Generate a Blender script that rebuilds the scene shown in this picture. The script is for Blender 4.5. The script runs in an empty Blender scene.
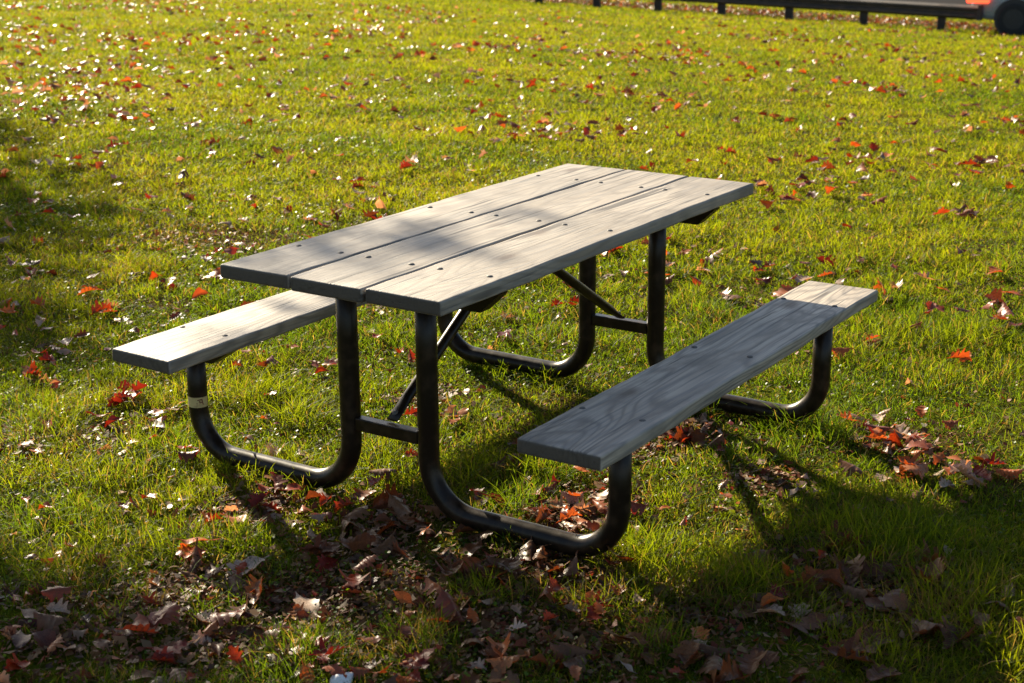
import bpy, bmesh, math, random
import numpy as np
from mathutils import Vector, Matrix

rng = np.random.default_rng(11)
random.seed(11)
scene = bpy.context.scene
COL = scene.collection

# ------------------------------------------------------------------ camera
FPX, W, H = 1530.722, 1024, 683
CAM = np.array([-3.8619, -2.5158, 1.7493])
YAW, PITCH, ROLL = 0.5814, 0.2913, -0.0067


def cam_axes():
    cy, sy, cp, sp = math.cos(YAW), math.sin(YAW), math.cos(PITCH), math.sin(PITCH)
    f = np.array([cy * cp, sy * cp, -sp])
    r = np.array([sy, -cy, 0.0])
    u = np.cross(r, f)
    c, s = math.cos(ROLL), math.sin(ROLL)
    return c * r + s * u, -s * r + c * u, f


RGT, UPV, FWD = cam_axes()
FH = np.array([math.cos(YAW), math.sin(YAW)])
RH = np.array([math.sin(YAW), -math.cos(YAW)])


def spot(u, v, z=0.0):
    """ground place that the photo shows at a given spot (used to survey the lawn)"""
    d = FWD * FPX + RGT * (u - W / 2) - UPV * (v - H / 2)
    t = (z - CAM[2]) / d[2]
    p = CAM + t * d
    for _ in range(40):
        zz = z + float(terrain(p[0], p[1]))
        t2 = (zz - CAM[2]) / d[2]
        p = CAM + (0.6 * t + 0.4 * t2) * d
        t = 0.6 * t + 0.4 * t2
    return p


def to_px(P):
    P = np.atleast_2d(P) - CAM
    z = P @ FWD
    return W / 2 + FPX * (P @ RGT) / z, H / 2 - FPX * (P @ UPV) / z, z


# ------------------------------------------------------------------ noise and terrain
def _hash(ix, iy, seed):
    h = (ix.astype(np.int64) * 374761393 + iy.astype(np.int64) * 668265263 + seed * 974711) & 0x7FFFFFFF
    h = ((h ^ (h >> 13)) * 1274126177) & 0x7FFFFFFF
    return ((h ^ (h >> 16)) & 0xFFFF) / 65535.0


def vnoise(x, y, seed=0):
    x = np.asarray(x, float); y = np.asarray(y, float)
    ix, iy = np.floor(x), np.floor(y)
    fx, fy = x - ix, y - iy
    fx = fx * fx * (3 - 2 * fx); fy = fy * fy * (3 - 2 * fy)
    a = _hash(ix, iy, seed); b = _hash(ix + 1, iy, seed)
    c = _hash(ix, iy + 1, seed); d = _hash(ix + 1, iy + 1, seed)
    return (a * (1 - fx) + b * fx) * (1 - fy) + (c * (1 - fx) + d * fx) * fy


def fbm(x, y, seed=0, octv=3):
    s, a, t = 0, 1.0, 0
    for o in range(octv):
        s = s + a * vnoise(np.asarray(x) * 2 ** o, np.asarray(y) * 2 ** o, seed + o * 7)
        t += a; a *= 0.5
    return s / t


NT = np.array([0.98, -0.20])            # towards the road


def tcoord(x, y):
    return np.asarray(x) * NT[0] + np.asarray(y) * NT[1]


def terrain(x, y):
    t = tcoord(x, y)
    u = np.clip((t - 3.0) / 22.7, 0, 1)
    z = -1.25 * (0.30 * u * u + 0.70 * u)
    z = z - 0.022 * np.clip(t - 25.7, 0, 12)
    near = np.clip(1.3 - np.hypot(x, y) / 40, 0, 1)
    b = (fbm(np.asarray(x) * 0.55, np.asarray(y) * 0.55, 3, 2) - 0.5) * 0.05 + (fbm(np.asarray(x) * 3.1, np.asarray(y) * 3.1, 5, 2) - 0.5) * 0.022
    flat = np.clip((np.hypot(np.asarray(x), np.asarray(y)) - 0.8) / 1.5, 0.25, 1)
    b = b * flat * np.where(t > 25.4, 0.25, 1.0)
    return z + b * near + 0.012


# road edge: near edge distance t as a function of y
def road_near(y):
    return np.interp(y, [-80, -10, 4.0, 6.2, 7.2, 16, 90], [25.4, 25.6, 25.75, 26.0, 31.0, 32.6, 32.9])


def road_far(y):
    return road_near(y) * 0 + 37.5


# ------------------------------------------------------------------ mesh helpers
def mesh_np(name, verts, faces_list, mat=None, parent=None, cols=None, smooth=False, link=True):
    """faces_list: list of int arrays (n,k)"""
    me = bpy.data.meshes.new(name)
    v = np.ascontiguousarray(verts, dtype=np.float32)
    me.vertices.add(len(v)); me.vertices.foreach_set('co', v.ravel())
    loops = np.concatenate([f.ravel() for f in faces_list]).astype(np.int32)
    sizes = np.concatenate([np.full(len(f), f.shape[1], np.int32) for f in faces_list])
    starts = np.concatenate([[0], np.cumsum(sizes)[:-1]]).astype(np.int32)
    me.loops.add(len(loops)); me.loops.foreach_set('vertex_index', loops)
    me.polygons.add(len(sizes)); me.polygons.foreach_set('loop_start', starts)
    if smooth:
        me.polygons.foreach_set('use_smooth', np.ones(len(sizes), bool))
    me.update(calc_edges=True)
    if cols is not None:
        a = me.color_attributes.new('tint', 'FLOAT_COLOR', 'POINT')
        c = np.ones((len(v), 4), np.float32); c[:, :3] = cols
        a.data.foreach_set('color', c.ravel())
    if mat: me.materials.append(mat)
    if not link: return me
    o = bpy.data.objects.new(name, me); COL.objects.link(o)
    if parent: o.parent = parent
    return o


def bm_obj(name, bm, mat, parent=None, loc=None, smooth=False):
    me = bpy.data.meshes.new(name)
    bmesh.ops.recalc_face_normals(bm, faces=bm.faces)
    bm.to_mesh(me); bm.free()
    if smooth:
        for p in me.polygons: p.use_smooth = True
    me.materials.append(mat)
    o = bpy.data.objects.new(name, me); COL.objects.link(o)
    if parent: o.parent = parent
    if loc: o.location = loc
    return o


def add_box(bm, x0, x1, y0, y1, z0, z1, bevel=0.0, segs=2):
    r = bmesh.ops.create_cube(bm, size=1.0)
    for v in r['verts']:
        v.co = Vector(((x0 + x1) / 2 + v.co.x * (x1 - x0), (y0 + y1) / 2 + v.co.y * (y1 - y0), (z0 + z1) / 2 + v.co.z * (z1 - z0)))
    if bevel:
        es = list({e for v in r['verts'] for e in v.link_edges})
        bmesh.ops.bevel(bm, geom=es, offset=bevel, segments=segs, affect='EDGES', profile=0.5)


def add_tube(bm, pts, radii, n=16, cap=True):
    pts = [Vector(p) for p in pts]
    if not hasattr(radii, '__len__'): radii = [radii] * len(pts)
    rings = []
    prev = None
    for i, p in enumerate(pts):
        d = (pts[min(i + 1, len(pts) - 1)] - pts[max(i - 1, 0)]).normalized()
        if prev is None:
            a = Vector((0, 0, 1)) if abs(d.z) < 0.9 else Vector((1, 0, 0))
            a = (a - d * a.dot(d)).normalized()
        else:
            a = (prev - d * prev.dot(d)).normalized()
        prev = a
        b = d.cross(a)
        rings.append([bm.verts.new(p + (a * math.cos(2 * math.pi * k / n) + b * math.sin(2 * math.pi * k / n)) * radii[i]) for k in range(n)])
    for i in range(len(rings) - 1):
        for k in range(n):
            bm.faces.new((rings[i][k], rings[i][(k + 1) % n], rings[i + 1][(k + 1) % n], rings[i + 1][k]))
    if cap:
        bm.faces.new(rings[0][::-1]); bm.faces.new(rings[-1])


def tag(o, label, cat, group=None, kind=None):
    if label: o['label'] = label
    if cat: o['category'] = cat
    if group: o['group'] = group
    if kind: o['kind'] = kind
    return o


def empty(name, loc=(0, 0, 0)):
    o = bpy.data.objects.new(name, None); COL.objects.link(o); o.location = loc
    o.empty_display_size = 0.1
    return o


# ------------------------------------------------------------------ materials
def new_mat(name):
    m = bpy.data.materials.new(name); m.use_nodes = True
    nt = m.node_tree; nt.nodes.clear()
    out = nt.nodes.new('ShaderNodeOutputMaterial')
    return m, nt, out


def N(nt, typ, **kw):
    n = nt.nodes.new(typ)
    for k, v in kw.items():
        if k.startswith('i_'):
            n.inputs[k[2:].replace('_', ' ')].default_value = v
        else:
            setattr(n, k, v)
    return n


def ramp(nt, fac, stops):
    r = nt.nodes.new('ShaderNodeValToRGB')
    el = r.color_ramp.elements
    while len(el) < len(stops): el.new(0.5)
    for e, (p, c) in zip(el, stops):
        e.position = p; e.color = (*c, 1) if len(c) == 3 else c
    nt.links.new(fac, r.inputs['Fac'])
    return r.outputs['Color']


def math_n(nt, op, a, b=None, c=None):
    n = nt.nodes.new('ShaderNodeMath'); n.operation = op
    for i, v in enumerate((a, b, c)):
        if v is None: continue
        if isinstance(v, (int, float)): n.inputs[i].default_value = v
        else: nt.links.new(v, n.inputs[i])
    return n.outputs[0]


def mixc(nt, fac, a, b, mode='MIX'):
    n = nt.nodes.new('ShaderNodeMix'); n.data_type = 'RGBA'; n.blend_type = mode
    for s, v in (('Factor', fac), ('A', a), ('B', b)):
        sock = [i for i in n.inputs if i.name == s and (i.type == 'RGBA' or s == 'Factor')][0]
        if isinstance(v, (int, float)): sock.default_value = v
        elif isinstance(v, tuple): sock.default_value = (*v, 1)
        else: nt.links.new(v, sock)
    return [o for o in n.outputs if o.type == 'RGBA'][0]


def wood_mat(name, rings_amt, freq, g):
    m, nt, out = new_mat(name); L = nt.links.new
    tc = N(nt, 'ShaderNodeTexCoord'); oi = N(nt, 'ShaderNodeObjectInfo')
    off = N(nt, 'ShaderNodeVectorMath', operation='ADD'); L(tc.outputs['Object'], off.inputs[0])
    sc = N(nt, 'ShaderNodeVectorMath', operation='SCALE'); sc.inputs[0].default_value = (7, 3, 5); L(oi.outputs['Random'], sc.inputs['Scale'])
    L(sc.outputs[0], off.inputs[1])

    def noise(scale, detail=3, rough=0.55, dist=0.0):
        mp = N(nt, 'ShaderNodeMapping'); L(off.outputs[0], mp.inputs['Vector']); mp.inputs['Scale'].default_value = scale
        n = N(nt, 'ShaderNodeTexNoise'); n.inputs['Scale'].default_value = 1; n.inputs['Detail'].default_value = detail
        n.inputs['Roughness'].default_value = rough; n.inputs['Distortion'].default_value = dist
        L(mp.outputs[0], n.inputs['Vector']); return n.outputs['Fac']
    big = noise((0.85, 5.0, 5.0), 1.5, 0.4)
    fine = noise((4, 160, 160), 3)
    fib = noise((2.0, 60, 60), 3)
    blot = noise((2.2, 4.5, 4.5), 3)
    stain = noise((5, 9, 9), 4)
    ang = math_n(nt, 'ADD', math_n(nt, 'MULTIPLY', big, freq), math_n(nt, 'MULTIPLY', fib, 3.0))
    rings = math_n(nt, 'MULTIPLY_ADD', math_n(nt, 'SINE', ang), 0.5, 0.5)
    rings = math_n(nt, 'POWER', rings, 2.6)
    base = ramp(nt, blot, [(0.28, (0.218 * g, 0.18 * g, 0.138 * g)), (0.5, (0.312 * g, 0.262 * g, 0.205 * g)), (0.75, (0.40 * g, 0.338 * g, 0.266 * g))])
    c = mixc(nt, math_n(nt, 'MULTIPLY', rings, rings_amt), base, (0.095, 0.075, 0.060))
    c = mixc(nt, ramp(nt, fine, [(0.40, (0, 0, 0)), (0.66, (0.75, 0.75, 0.75))]), c, (0.17, 0.16, 0.15))
    c = mixc(nt, ramp(nt, fib, [(0.57, (0, 0, 0)), (0.67, (0.8, 0.8, 0.8))]), c, (0.09, 0.085, 0.08))
    c = mixc(nt, ramp(nt, stain, [(0.52, (0, 0, 0)), (0.68, (0.65, 0.65, 0.65))]), c, (0.13, 0.11, 0.09))
    crk = noise((0.9, 42, 42), 2, 0.5, 0.3)
    crm = math_n(nt, 'MULTIPLY', ramp(nt, crk, [(0.615, (0, 0, 0)), (0.645, (1, 1, 1))]), ramp(nt, blot, [(0.42, (0, 0, 0)), (0.56, (1, 1, 1))]))
    c = mixc(nt, math_n(nt, 'MULTIPLY', crm, 0.85), c, (0.045, 0.036, 0.03))
    mpv = N(nt, 'ShaderNodeMapping'); L(off.outputs[0], mpv.inputs['Vector']); mpv.inputs['Scale'].default_value = (2.3, 5.0, 5.0)
    vor = N(nt, 'ShaderNodeTexVoronoi'); vor.inputs['Scale'].default_value = 1.0; L(mpv.outputs[0], vor.inputs['Vector'])
    kn = ramp(nt, vor.outputs['Distance'], [(0.05, (0.8, 0.8, 0.8)), (0.10, (0.35, 0.35, 0.35)), (0.16, (0, 0, 0))])
    c = mixc(nt, kn, c, (0.085, 0.055, 0.038))
    # weather-blackened end grain
    geo = N(nt, 'ShaderNodeNewGeometry')
    sep = N(nt, 'ShaderNodeSeparateXYZ'); L(tc.outputs['Normal'], sep.inputs[0])
    endg = ramp(nt, math_n(nt, 'ABSOLUTE', sep.outputs['X']), [(0.6, (0, 0, 0)), (0.9, (0.9, 0.9, 0.9))])
    c = mixc(nt, endg, c, mixc(nt, mixc(nt, fine, stain, stain), (0.024, 0.018, 0.014), (0.085, 0.068, 0.054)))
    p = N(nt, 'ShaderNodeBsdfPrincipled'); L(c, p.inputs['Base Color'])
    p.inputs['Roughness'].default_value = 0.60; p.inputs['Specular IOR Level'].default_value = 0.30
    bh = math_n(nt, 'ADD', math_n(nt, 'MULTIPLY', fine, 0.6), math_n(nt, 'MULTIPLY', rings, -0.6 * rings_amt))
    bh = math_n(nt, 'ADD', bh, math_n(nt, 'MULTIPLY', ramp(nt, fib, [(0.6, (1, 1, 1)), (0.7, (0, 0, 0))]), 0.7))
    b = N(nt, 'ShaderNodeBump'); b.inputs['Strength'].default_value = 0.35; b.inputs['Distance'].default_value = 0.003
    L(bh, b.inputs['Height']); L(b.outputs[0], p.inputs['Normal'])
    L(p.outputs[0], out.inputs[0]); return m


def paint_mat(name, col, rough=0.35, spec=0.5, metallic=0.0, dirt=None, dirt_amt=0.5, scale=14.0, bump=0.0):
    m, nt, out = new_mat(name); L = nt.links.new
    tc = N(nt, 'ShaderNodeTexCoord')
    n = N(nt, 'ShaderNodeTexNoise'); n.inputs['Scale'].default_value = scale; n.inputs['Detail'].default_value = 6
    L(tc.outputs['Object'], n.inputs['Vector'])
    p = N(nt, 'ShaderNodeBsdfPrincipled')
    d = dirt or tuple(x * 1.8 for x in col)
    f = ramp(nt, n.outputs['Fac'], [(0.48, (0, 0, 0)), (0.72, (dirt_amt,) * 3)])
    L(mixc(nt, f, col, d), p.inputs['Base Color'])
    r = N(nt, 'ShaderNodeMapRange'); L(n.outputs['Fac'], r.inputs['Value'])
    r.inputs['To Min'].default_value = max(0.03, rough - 0.1); r.inputs['To Max'].default_value = rough + 0.18
    L(r.outputs[0], p.inputs['Roughness'])
    p.inputs['Specular IOR Level'].default_value = spec; p.inputs['Metallic'].default_value = metallic
    if bump:
        b = N(nt, 'ShaderNodeBump'); b.inputs['Strength'].default_value = bump; b.inputs['Distance'].default_value = 0.004
        L(n.outputs['Fac'], b.inputs['Height']); L(b.outputs[0], p.inputs['Normal'])
    L(p.outputs[0], out.inputs[0]); return m


def tint_mat(name, transl=0.45, tgain=(1.5, 1.5, 1.2), rough=0.42, spec=0.4, noise_scale=0, under=None):
    """thin plant tissue: reflects, and lets light through in a warmer colour"""
    m, nt, out = new_mat(name); L = nt.links.new
    at = N(nt, 'ShaderNodeAttribute', attribute_name='tint')
    c = at.outputs['Color']
    if noise_scale:
        tc = N(nt, 'ShaderNodeTexCoord'); oi = N(nt, 'ShaderNodeObjectInfo')
        n = N(nt, 'ShaderNodeTexNoise'); n.inputs['Scale'].default_value = noise_scale; n.inputs['Detail'].default_value = 4
        n.noise_dimensions = '4D'
        L(tc.outputs['Object'], n.inputs['Vector']); L(math_n(nt, 'MULTIPLY', oi.outputs['Random'], 50.0), n.inputs['W'])
        c = mixc(nt, 1.0, c, ramp(nt, n.outputs['Fac'], [(0.3, (0.55, 0.5, 0.5)), (0.7, (1.25, 1.2, 1.2))]), 'MULTIPLY')
    cb = c
    if under is not None:
        geo = N(nt, 'ShaderNodeNewGeometry')
        cb = mixc(nt, math_n(nt, 'MULTIPLY', geo.outputs['Backfacing'], 0.4), c, under)
    p = N(nt, 'ShaderNodeBsdfPrincipled'); L(cb, p.inputs['Base Color'])
    p.inputs['Roughness'].default_value = rough; p.inputs['Specular IOR Level'].default_value = spec
    t = N(nt, 'ShaderNodeBsdfTranslucent'); L(mixc(nt, 1.0, c, tgain, 'MULTIPLY'), t.inputs['Color'])
    mx = N(nt, 'ShaderNodeMixShader'); mx.inputs[0].default_value = transl
    L(p.outputs[0], mx.inputs[1]); L(t.outputs[0], mx.inputs[2]); L(mx.outputs[0], out.inputs[0])
    return m


def ground_mat():
    m, nt, out = new_mat('lawn_soil'); L = nt.links.new
    tc = N(nt, 'ShaderNodeTexCoord')

    def noise(s, d=5):
        n = N(nt, 'ShaderNodeTexNoise'); n.inputs['Scale'].default_value = s; n.inputs['Detail'].default_value = d
        L(tc.outputs['Object'], n.inputs['Vector']); return n.outputs['Fac']
    a = noise(55, 6); b = noise(1.3, 4); c = noise(9, 5)
    soil = ramp(nt, a, [(0.3, (0.026, 0.015, 0.007)), (0.55, (0.062, 0.038, 0.017)), (0.75, (0.12, 0.078, 0.036))])
    moss = ramp(nt, a, [(0.3, (0.030, 0.036, 0.004)), (0.7, (0.105, 0.112, 0.009))])
    f = ramp(nt, math_n(nt, 'ADD', math_n(nt, 'MULTIPLY', b, 0.6), math_n(nt, 'MULTIPLY', c, 0.4)), [(0.40, (0, 0, 0)), (0.52, (1, 1, 1))])
    col = mixc(nt, f, soil, moss)
    p = N(nt, 'ShaderNodeBsdfPrincipled'); L(col, p.inputs['Base Color']); p.inputs['Roughness'].default_value = 0.9
    p.inputs['Specular IOR Level'].default_value = 0.0
    bp = N(nt, 'ShaderNodeBump'); bp.inputs['Strength'].default_value = 0.8; bp.inputs['Distance'].default_value = 0.02
    L(math_n(nt, 'ADD', a, c), bp.inputs['Height']); L(bp.outputs[0], p.inputs['Normal'])
    L(p.outputs[0], out.inputs[0]); return m


WOOD = wood_mat('weathered_tabletop_wood', 0.34, 120.0, 0.97)
SEATW = wood_mat('weathered_seat_wood', 0.55, 165.0, 1.24)
TUBE = paint_mat('brown_black_coating', (0.012, 0.0072, 0.0042), 0.30, 0.22, dirt=(0.050, 0.030, 0.016), dirt_amt=0.6, scale=28, bump=0.05)
BOLT = paint_mat('dull_galvanised_steel', (0.10, 0.092, 0.085), 0.6, 0.25, 0.0, dirt=(0.09, 0.06, 0.045), scale=300)
GRASS = tint_mat('grass_blade', 0.62, (2.12, 1.82, 0.62), 0.52, 0.07)
CLOVER = tint_mat('clover_leaf', 0.50, (2.2, 1.85, 0.2), 0.42, 0.12)
LEAF = tint_mat('dry_oak_leaf', 0.34, (1.5, 0.8, 0.4), 0.40, 0.22, noise_scale=28, under=(0.19, 0.105, 0.06))
CRUMB = tint_mat('leaf_crumb', 0.3, (1.4, 0.8, 0.5), 0.55, 0.12)
CROWN = tint_mat('autumn_foliage', 0.35, (1.6, 1.2, 0.8), 0.5, 0.3)
BARK = paint_mat('grey_brown_bark', (0.10, 0.078, 0.06), 0.85, 0.2, dirt=(0.2, 0.17, 0.14), dirt_amt=0.8, scale=9, bump=1.0)
SOIL = ground_mat()

# ------------------------------------------------------------------ ground
def axis(a0, a1, fine0, fine1, fs, cs):
    left = np.concatenate([[a0], np.arange(a0 * 0.4, fine0 - cs, cs * 2)]) if a0 < fine0 else np.array([])
    return None


xs = np.concatenate([np.array([-260, -160, -90, -50, -30, -18, -12, -8, -6]), np.arange(-5, 8, 0.09), np.arange(8, 34, 0.45), np.array([34, 36, 38, 42, 50, 65, 90, 130, 200, 300])])
ys = np.concatenate([np.array([-260, -160, -90, -50, -30, -18, -12, -8]), np.arange(-6, 8, 0.09), np.arange(8, 34, 0.5), np.array([34, 38, 44, 52, 65, 90, 130, 200, 300])])
gx, gy = np.meshgrid(xs, ys, indexing='ij')
gz = terrain(gx, gy)
nx, ny = len(xs), len(ys)
idx = np.arange(nx * ny).reshape(nx, ny)
quads = np.stack([idx[:-1, :-1], idx[1:, :-1], idx[1:, 1:], idx[:-1, 1:]], -1).reshape(-1, 4)
ground = mesh_np('ground', np.stack([gx, gy, gz], -1).reshape(-1, 3), [quads], SOIL, smooth=True)
tag(ground, None, None, kind='structure')

# asphalt road beyond the guard rail
ASPH = paint_mat('asphalt', (0.036, 0.034, 0.034), 0.9, 0.0, dirt=(0.06, 0.056, 0.054), dirt_amt=0.7, scale=60, bump=0.4)
yy = np.arange(-70, 85, 0.5); rv = []
for y in yy:
    tn, tf = float(road_near(y)), 37.5
    for k in range(9):
        t = tn + (tf - tn) * k / 8
        x = (t + 0.20 * y) / 0.98
        rv.append((x, y, float(terrain(x, y)) + 0.03))
rv = np.array(rv); ri = np.arange(len(rv)).reshape(len(yy), 9)
road = mesh_np('road', rv, [np.stack([ri[:-1, :-1], ri[:-1, 1:], ri[1:, 1:], ri[1:, :-1]], -1).reshape(-1, 4)], ASPH, smooth=True)
tag(road, None, None, kind='structure')

# ------------------------------------------------------------------ picnic table
table = empty('picnic_table', (0, 0, 0))
tag(table, 'weathered grey wooden picnic table with two attached benches on dark tubular legs', 'picnic table')
ZT, ZB = 0.761, 0.447
LEN, BW, GAP, TH = 1.83, 0.2437, 0.0068, 0.040


def board(name, x0, x1, yc, ztop, seed):
    r = random.Random(seed)
    bm = bmesh.new()
    add_box(bm, x0, x1, -BW / 2, BW / 2, -TH, 0)
    # long slices so the edges can be worn
    for i in range(1, 40):
        x = x0 + (x1 - x0) * i / 40
        bmesh.ops.bisect_plane(bm, geom=bm.verts[:] + bm.edges[:] + bm.faces[:], plane_co=(x, 0, 0), plane_no=(1, 0, 0))
    es = [e for e in bm.edges if abs(abs(e.verts[0].co.y) - BW / 2) < 1e-4 and abs(e.verts[0].co.y - e.verts[1].co.y) < 1e-5
          and abs(e.verts[0].co.z - e.verts[1].co.z) < 1e-5 or (abs(e.verts[0].co.x - e.verts[1].co.x) < 1e-5 and min(abs(e.verts[0].co.x - x0), abs(e.verts[0].co.x - x1)) < 1e-5)]
    bmesh.ops.bevel(bm, geom=es, offset=0.0075, segments=3, affect='EDGES', profile=0.55)
    ph = [r.uniform(0, 6.28) for _ in range(6)]
    for v in bm.verts:
        x = v.co.x
        w = math.sin(x * 9 + ph[0]) + math.sin(x * 23 + ph[1]) * 0.6 + math.sin(x * 61 + ph[2]) * 0.4
        v.co.y += 0.0012 * w * (1 if v.co.y > 0 else -1)
        v.co.z += 0.0007 * math.sin(x * 5 + ph[3]) + 0.0005 * math.sin(x * 31 + ph[4])
        if abs(x) > LEN / 2 - 0.012:
            v.co.x += 0.0026 * math.sin(v.co.y * 70 + ph[5]) + 0.0018 * math.sin(v.co.y * 190 + ph[0])
    o = bm_obj(name, bm, WOOD if name.startswith('tabletop') else SEATW, table, (0, yc, ztop))
    for p in o.data.polygons: p.use_smooth = True
    md = o.modifiers.new('wn', 'WEIGHTED_NORMAL'); md.keep_sharp = False
    return o


def bolt_mesh():
    bm = bmesh.new()
    prof = [(0.0090, 0.0), (0.0087, 0.0012), (0.0068, 0.0027), (0.004, 0.0035), (0.0, 0.0038)]
    n = 14; rings = []
    for r_, z in prof[:-1]:
        rings.append([bm.verts.new((r_ * math.cos(2 * math.pi * k / n), r_ * math.sin(2 * math.pi * k / n), z)) for k in range(n)])
    tip = bm.verts.new((0, 0, 0.0038))
    for a, b in zip(rings, rings[1:]):
        for k in range(n): bm.faces.new((a[k], a[(k + 1) % n], b[(k + 1) % n], b[k]))
    for k in range(n): bm.faces.new((rings[-1][k], rings[-1][(k + 1) % n], tip))
    me = bpy.data.meshes.new('bolt'); bm.to_mesh(me); bm.free()
    for p in me.polygons: p.use_smooth = True
    me.materials.append(BOLT); return me


BM = bolt_mesh()


def bolts(parent, locs):
    for x, y in locs:
        b = bpy.data.objects.new('bolt', BM); COL.objects.link(b); b.parent = parent
        b.location = (x, y, 0.0002)


XB = 0.640
step = BW + GAP
for i, yc in enumerate((step, 0, -step)):
    o = board('tabletop_board', -LEN / 2, LEN / 2, yc, ZT, 20 + i)
    bolts(o, [(x + random.uniform(-.004, .004), d + random.uniform(-.004, .004)) for x in (-XB, 0, XB) for d in (-0.079, 0.079)])
for yc, sd in ((0.7105, 31), (-0.7105, 32)):
    o = board('seat_board', -LEN / 2, LEN / 2, yc, ZB, sd)
    bolts(o, [(x, d + (0.014 if yc > 0 else 0.008)) for x in (-XB, 0, XB) for d in (-0.088, 0.088)])

TR = 0.0302
ZR = 0.055


def bent_tube(x, yin, yout, zt, zb, rad_in=0.152, rad_out=0.140):
    s = 1 if yout > yin else -1
    pts = [(x, yin, zt), (x, yin, zt - 0.2), (x, yin, ZR + rad_in + 0.05)]
    for k in range(0, 15):
        a = math.pi / 2 * k / 14
        pts.append((x, yin + s * rad_in * (1 - math.cos(a)), ZR + rad_in - rad_in * math.sin(a)))
    pts.append((x, (yin + yout) / 2, ZR))
    for k in range(0, 15):
        a = math.pi / 2 * k / 14
        pts.append((x, yout - s * rad_out + s * rad_out * math.sin(a), ZR + rad_out - rad_out * math.cos(a)))
    pts += [(x, yout, ZR + rad_out + 0.05), (x, yout, zb)]
    bm = bmesh.new(); add_tube(bm, pts, TR, 20)
    o = bm_obj('leg_tube', bm, TUBE, table, smooth=True)
    return o


XN, XF = -0.632, 0.640
nl = bent_tube(XN, 0.166, 0.775, ZT - TH - 0.005, ZB - TH - 0.004)
nr = bent_tube(XN, -0.112, -0.724, ZT - TH - 0.005, ZB - TH - 0.004)
fl = bent_tube(XF, 0.124, 0.745, ZT - TH - 0.005, ZB - TH - 0.004)
fr = bent_tube(XF, -0.149, -0.757, ZT - TH - 0.005, ZB - TH - 0.004)


def channel(name, x, y0, y1, ztop, h, w, taper):
    """steel support under the boards, ends cut at a slant"""
    bm = bmesh.new()
    prof = [(y0, ztop), (y1, ztop), (y1 - 0.006, ztop - 0.008), (y1 - taper, ztop - h), (y0 + taper, ztop - h), (y0 + 0.006, ztop - 0.008)]
    a = [bm.verts.new((x - w / 2, y, z)) for y, z in prof]; b = [bm.verts.new((x + w / 2, y, z)) for y, z in prof]
    bm.faces.new(a); bm.faces.new(b[::-1])
    for k in range(len(prof)): bm.faces.new((a[k], a[(k + 1) % len(prof)], b[(k + 1) % len(prof)], b[k]))
    return bm_obj(name, bm, TUBE, table)


zt = ZT - TH - 0.0015
channel('tabletop_support', XN, -0.368, 0.368, zt, 0.058, 0.046, 0.06)
channel('tabletop_support', 0.0, -0.25, 0.25, zt, 0.032, 0.046, 0.11)
channel('tabletop_support', XF, -0.368, 0.368, zt, 0.058, 0.046, 0.06)
zb = ZB - TH - 0.0015
for x, yc in ((XN, 0.718), (XN, -0.713), (XF, 0.718), (XF, -0.713)):
    channel('seat_bracket', x, yc - 0.108, yc + 0.108, zb, 0.052, 0.046, 0.075)

for x, ya, yb, zc in ((XN, 0.138, -0.084, 0.262), (XF, 0.096, -0.121, 0.272)):
    bm = bmesh.new(); add_box(bm, x - 0.016, x + 0.016, yb, ya, zc - 0.019, zc + 0.019, 0.003, 2)
    bm_obj('cross_bar', bm, TUBE, table)


def brace(xa, za, xb, zb_, y, cut):
    bm = bmesh.new()
    a, b = Vector((xa, y, za)), Vector((xb, y, zb_))
    d = (b - a).normalized(); n = Vector((0, 1, 0)); u = n.cross(d)
    ring = []
    L_ = (b - a).length
    for s, hw, hh in ((0, 0.020, 0.005), (0.035, 0.020, 0.006), (0.085, 0.0165, 0.016), (L_ * 0.5, 0.0165, 0.0165), (L_ - 0.085, 0.0165, 0.016), (L_ - 0.035, 0.020, 0.006), (L_, 0.020, 0.005)):
        c = a + d * s
        ring.append([bm.verts.new(c + n * hw * math.cos(2 * math.pi * k / 18) + u * hh * math.sin(2 * math.pi * k / 18)) for k in range(18)])
    for p, q in zip(ring, ring[1:]):
        for k in range(18): bm.faces.new((p[k], p[(k + 1) % 18], q[(k + 1) % 18], q[k]))
    bm.faces.new(ring[0]); bm.faces.new(ring[-1][::-1])
    o = bm_obj('brace', bm, TUBE, table, smooth=True)
    # bolt through the flattened foot
    h = bpy.data.objects.new('bolt', BM); COL.objects.link(h); h.parent = o
    c = a + d * 0.022 + u * 0.008 * (1 if u.z > 0 else -1)
    h.location = c
    up = u if u.z > 0 else -u
    h.rotation_euler = up.to_track_quat('Z', 'Y').to_euler(); h.scale = (1.1, 1.1, 1.6)
    return o


brace(XN + 0.012, 0.288, -0.025, 0.668, 0.024, 0)
brace(XF - 0.012, 0.298, 0.025, 0.668, -0.016, 0)

# paper sticker wrapped round the leg under the left bench
STK = paint_mat('aged_cream_sticker', (0.50, 0.39, 0.18), 0.5, 0.4, dirt=(0.28, 0.20, 0.09), dirt_amt=0.8, scale=90)
INK = paint_mat('faded_red_ink', (0.13, 0.035, 0.018), 0.6, 0.3, scale=200)
to_cam = math.atan2(CAM[1] - 0.775, CAM[0] - XN)


def wrap(u, z, r):            # u in metres around the leg, 0 = towards the viewer, + to the right
    a = to_cam + u / TR
    return (XN + r * math.cos(a), 0.775 + r * math.sin(a), z)


bm = bmesh.new()
us = np.linspace(-0.046, 0.034, 22)
zc = 0.216
rows = [[bm.verts.new(wrap(u, z, TR + 0.0009)) for u in us] for z in (zc - 0.0165, zc + 0.0165)]
for k in range(len(us) - 1): bm.faces.new((rows[0][k], rows[0][k + 1], rows[1][k + 1], rows[1][k]))
stk = bm_obj('sticker', bm, STK, nl, smooth=True)


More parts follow.
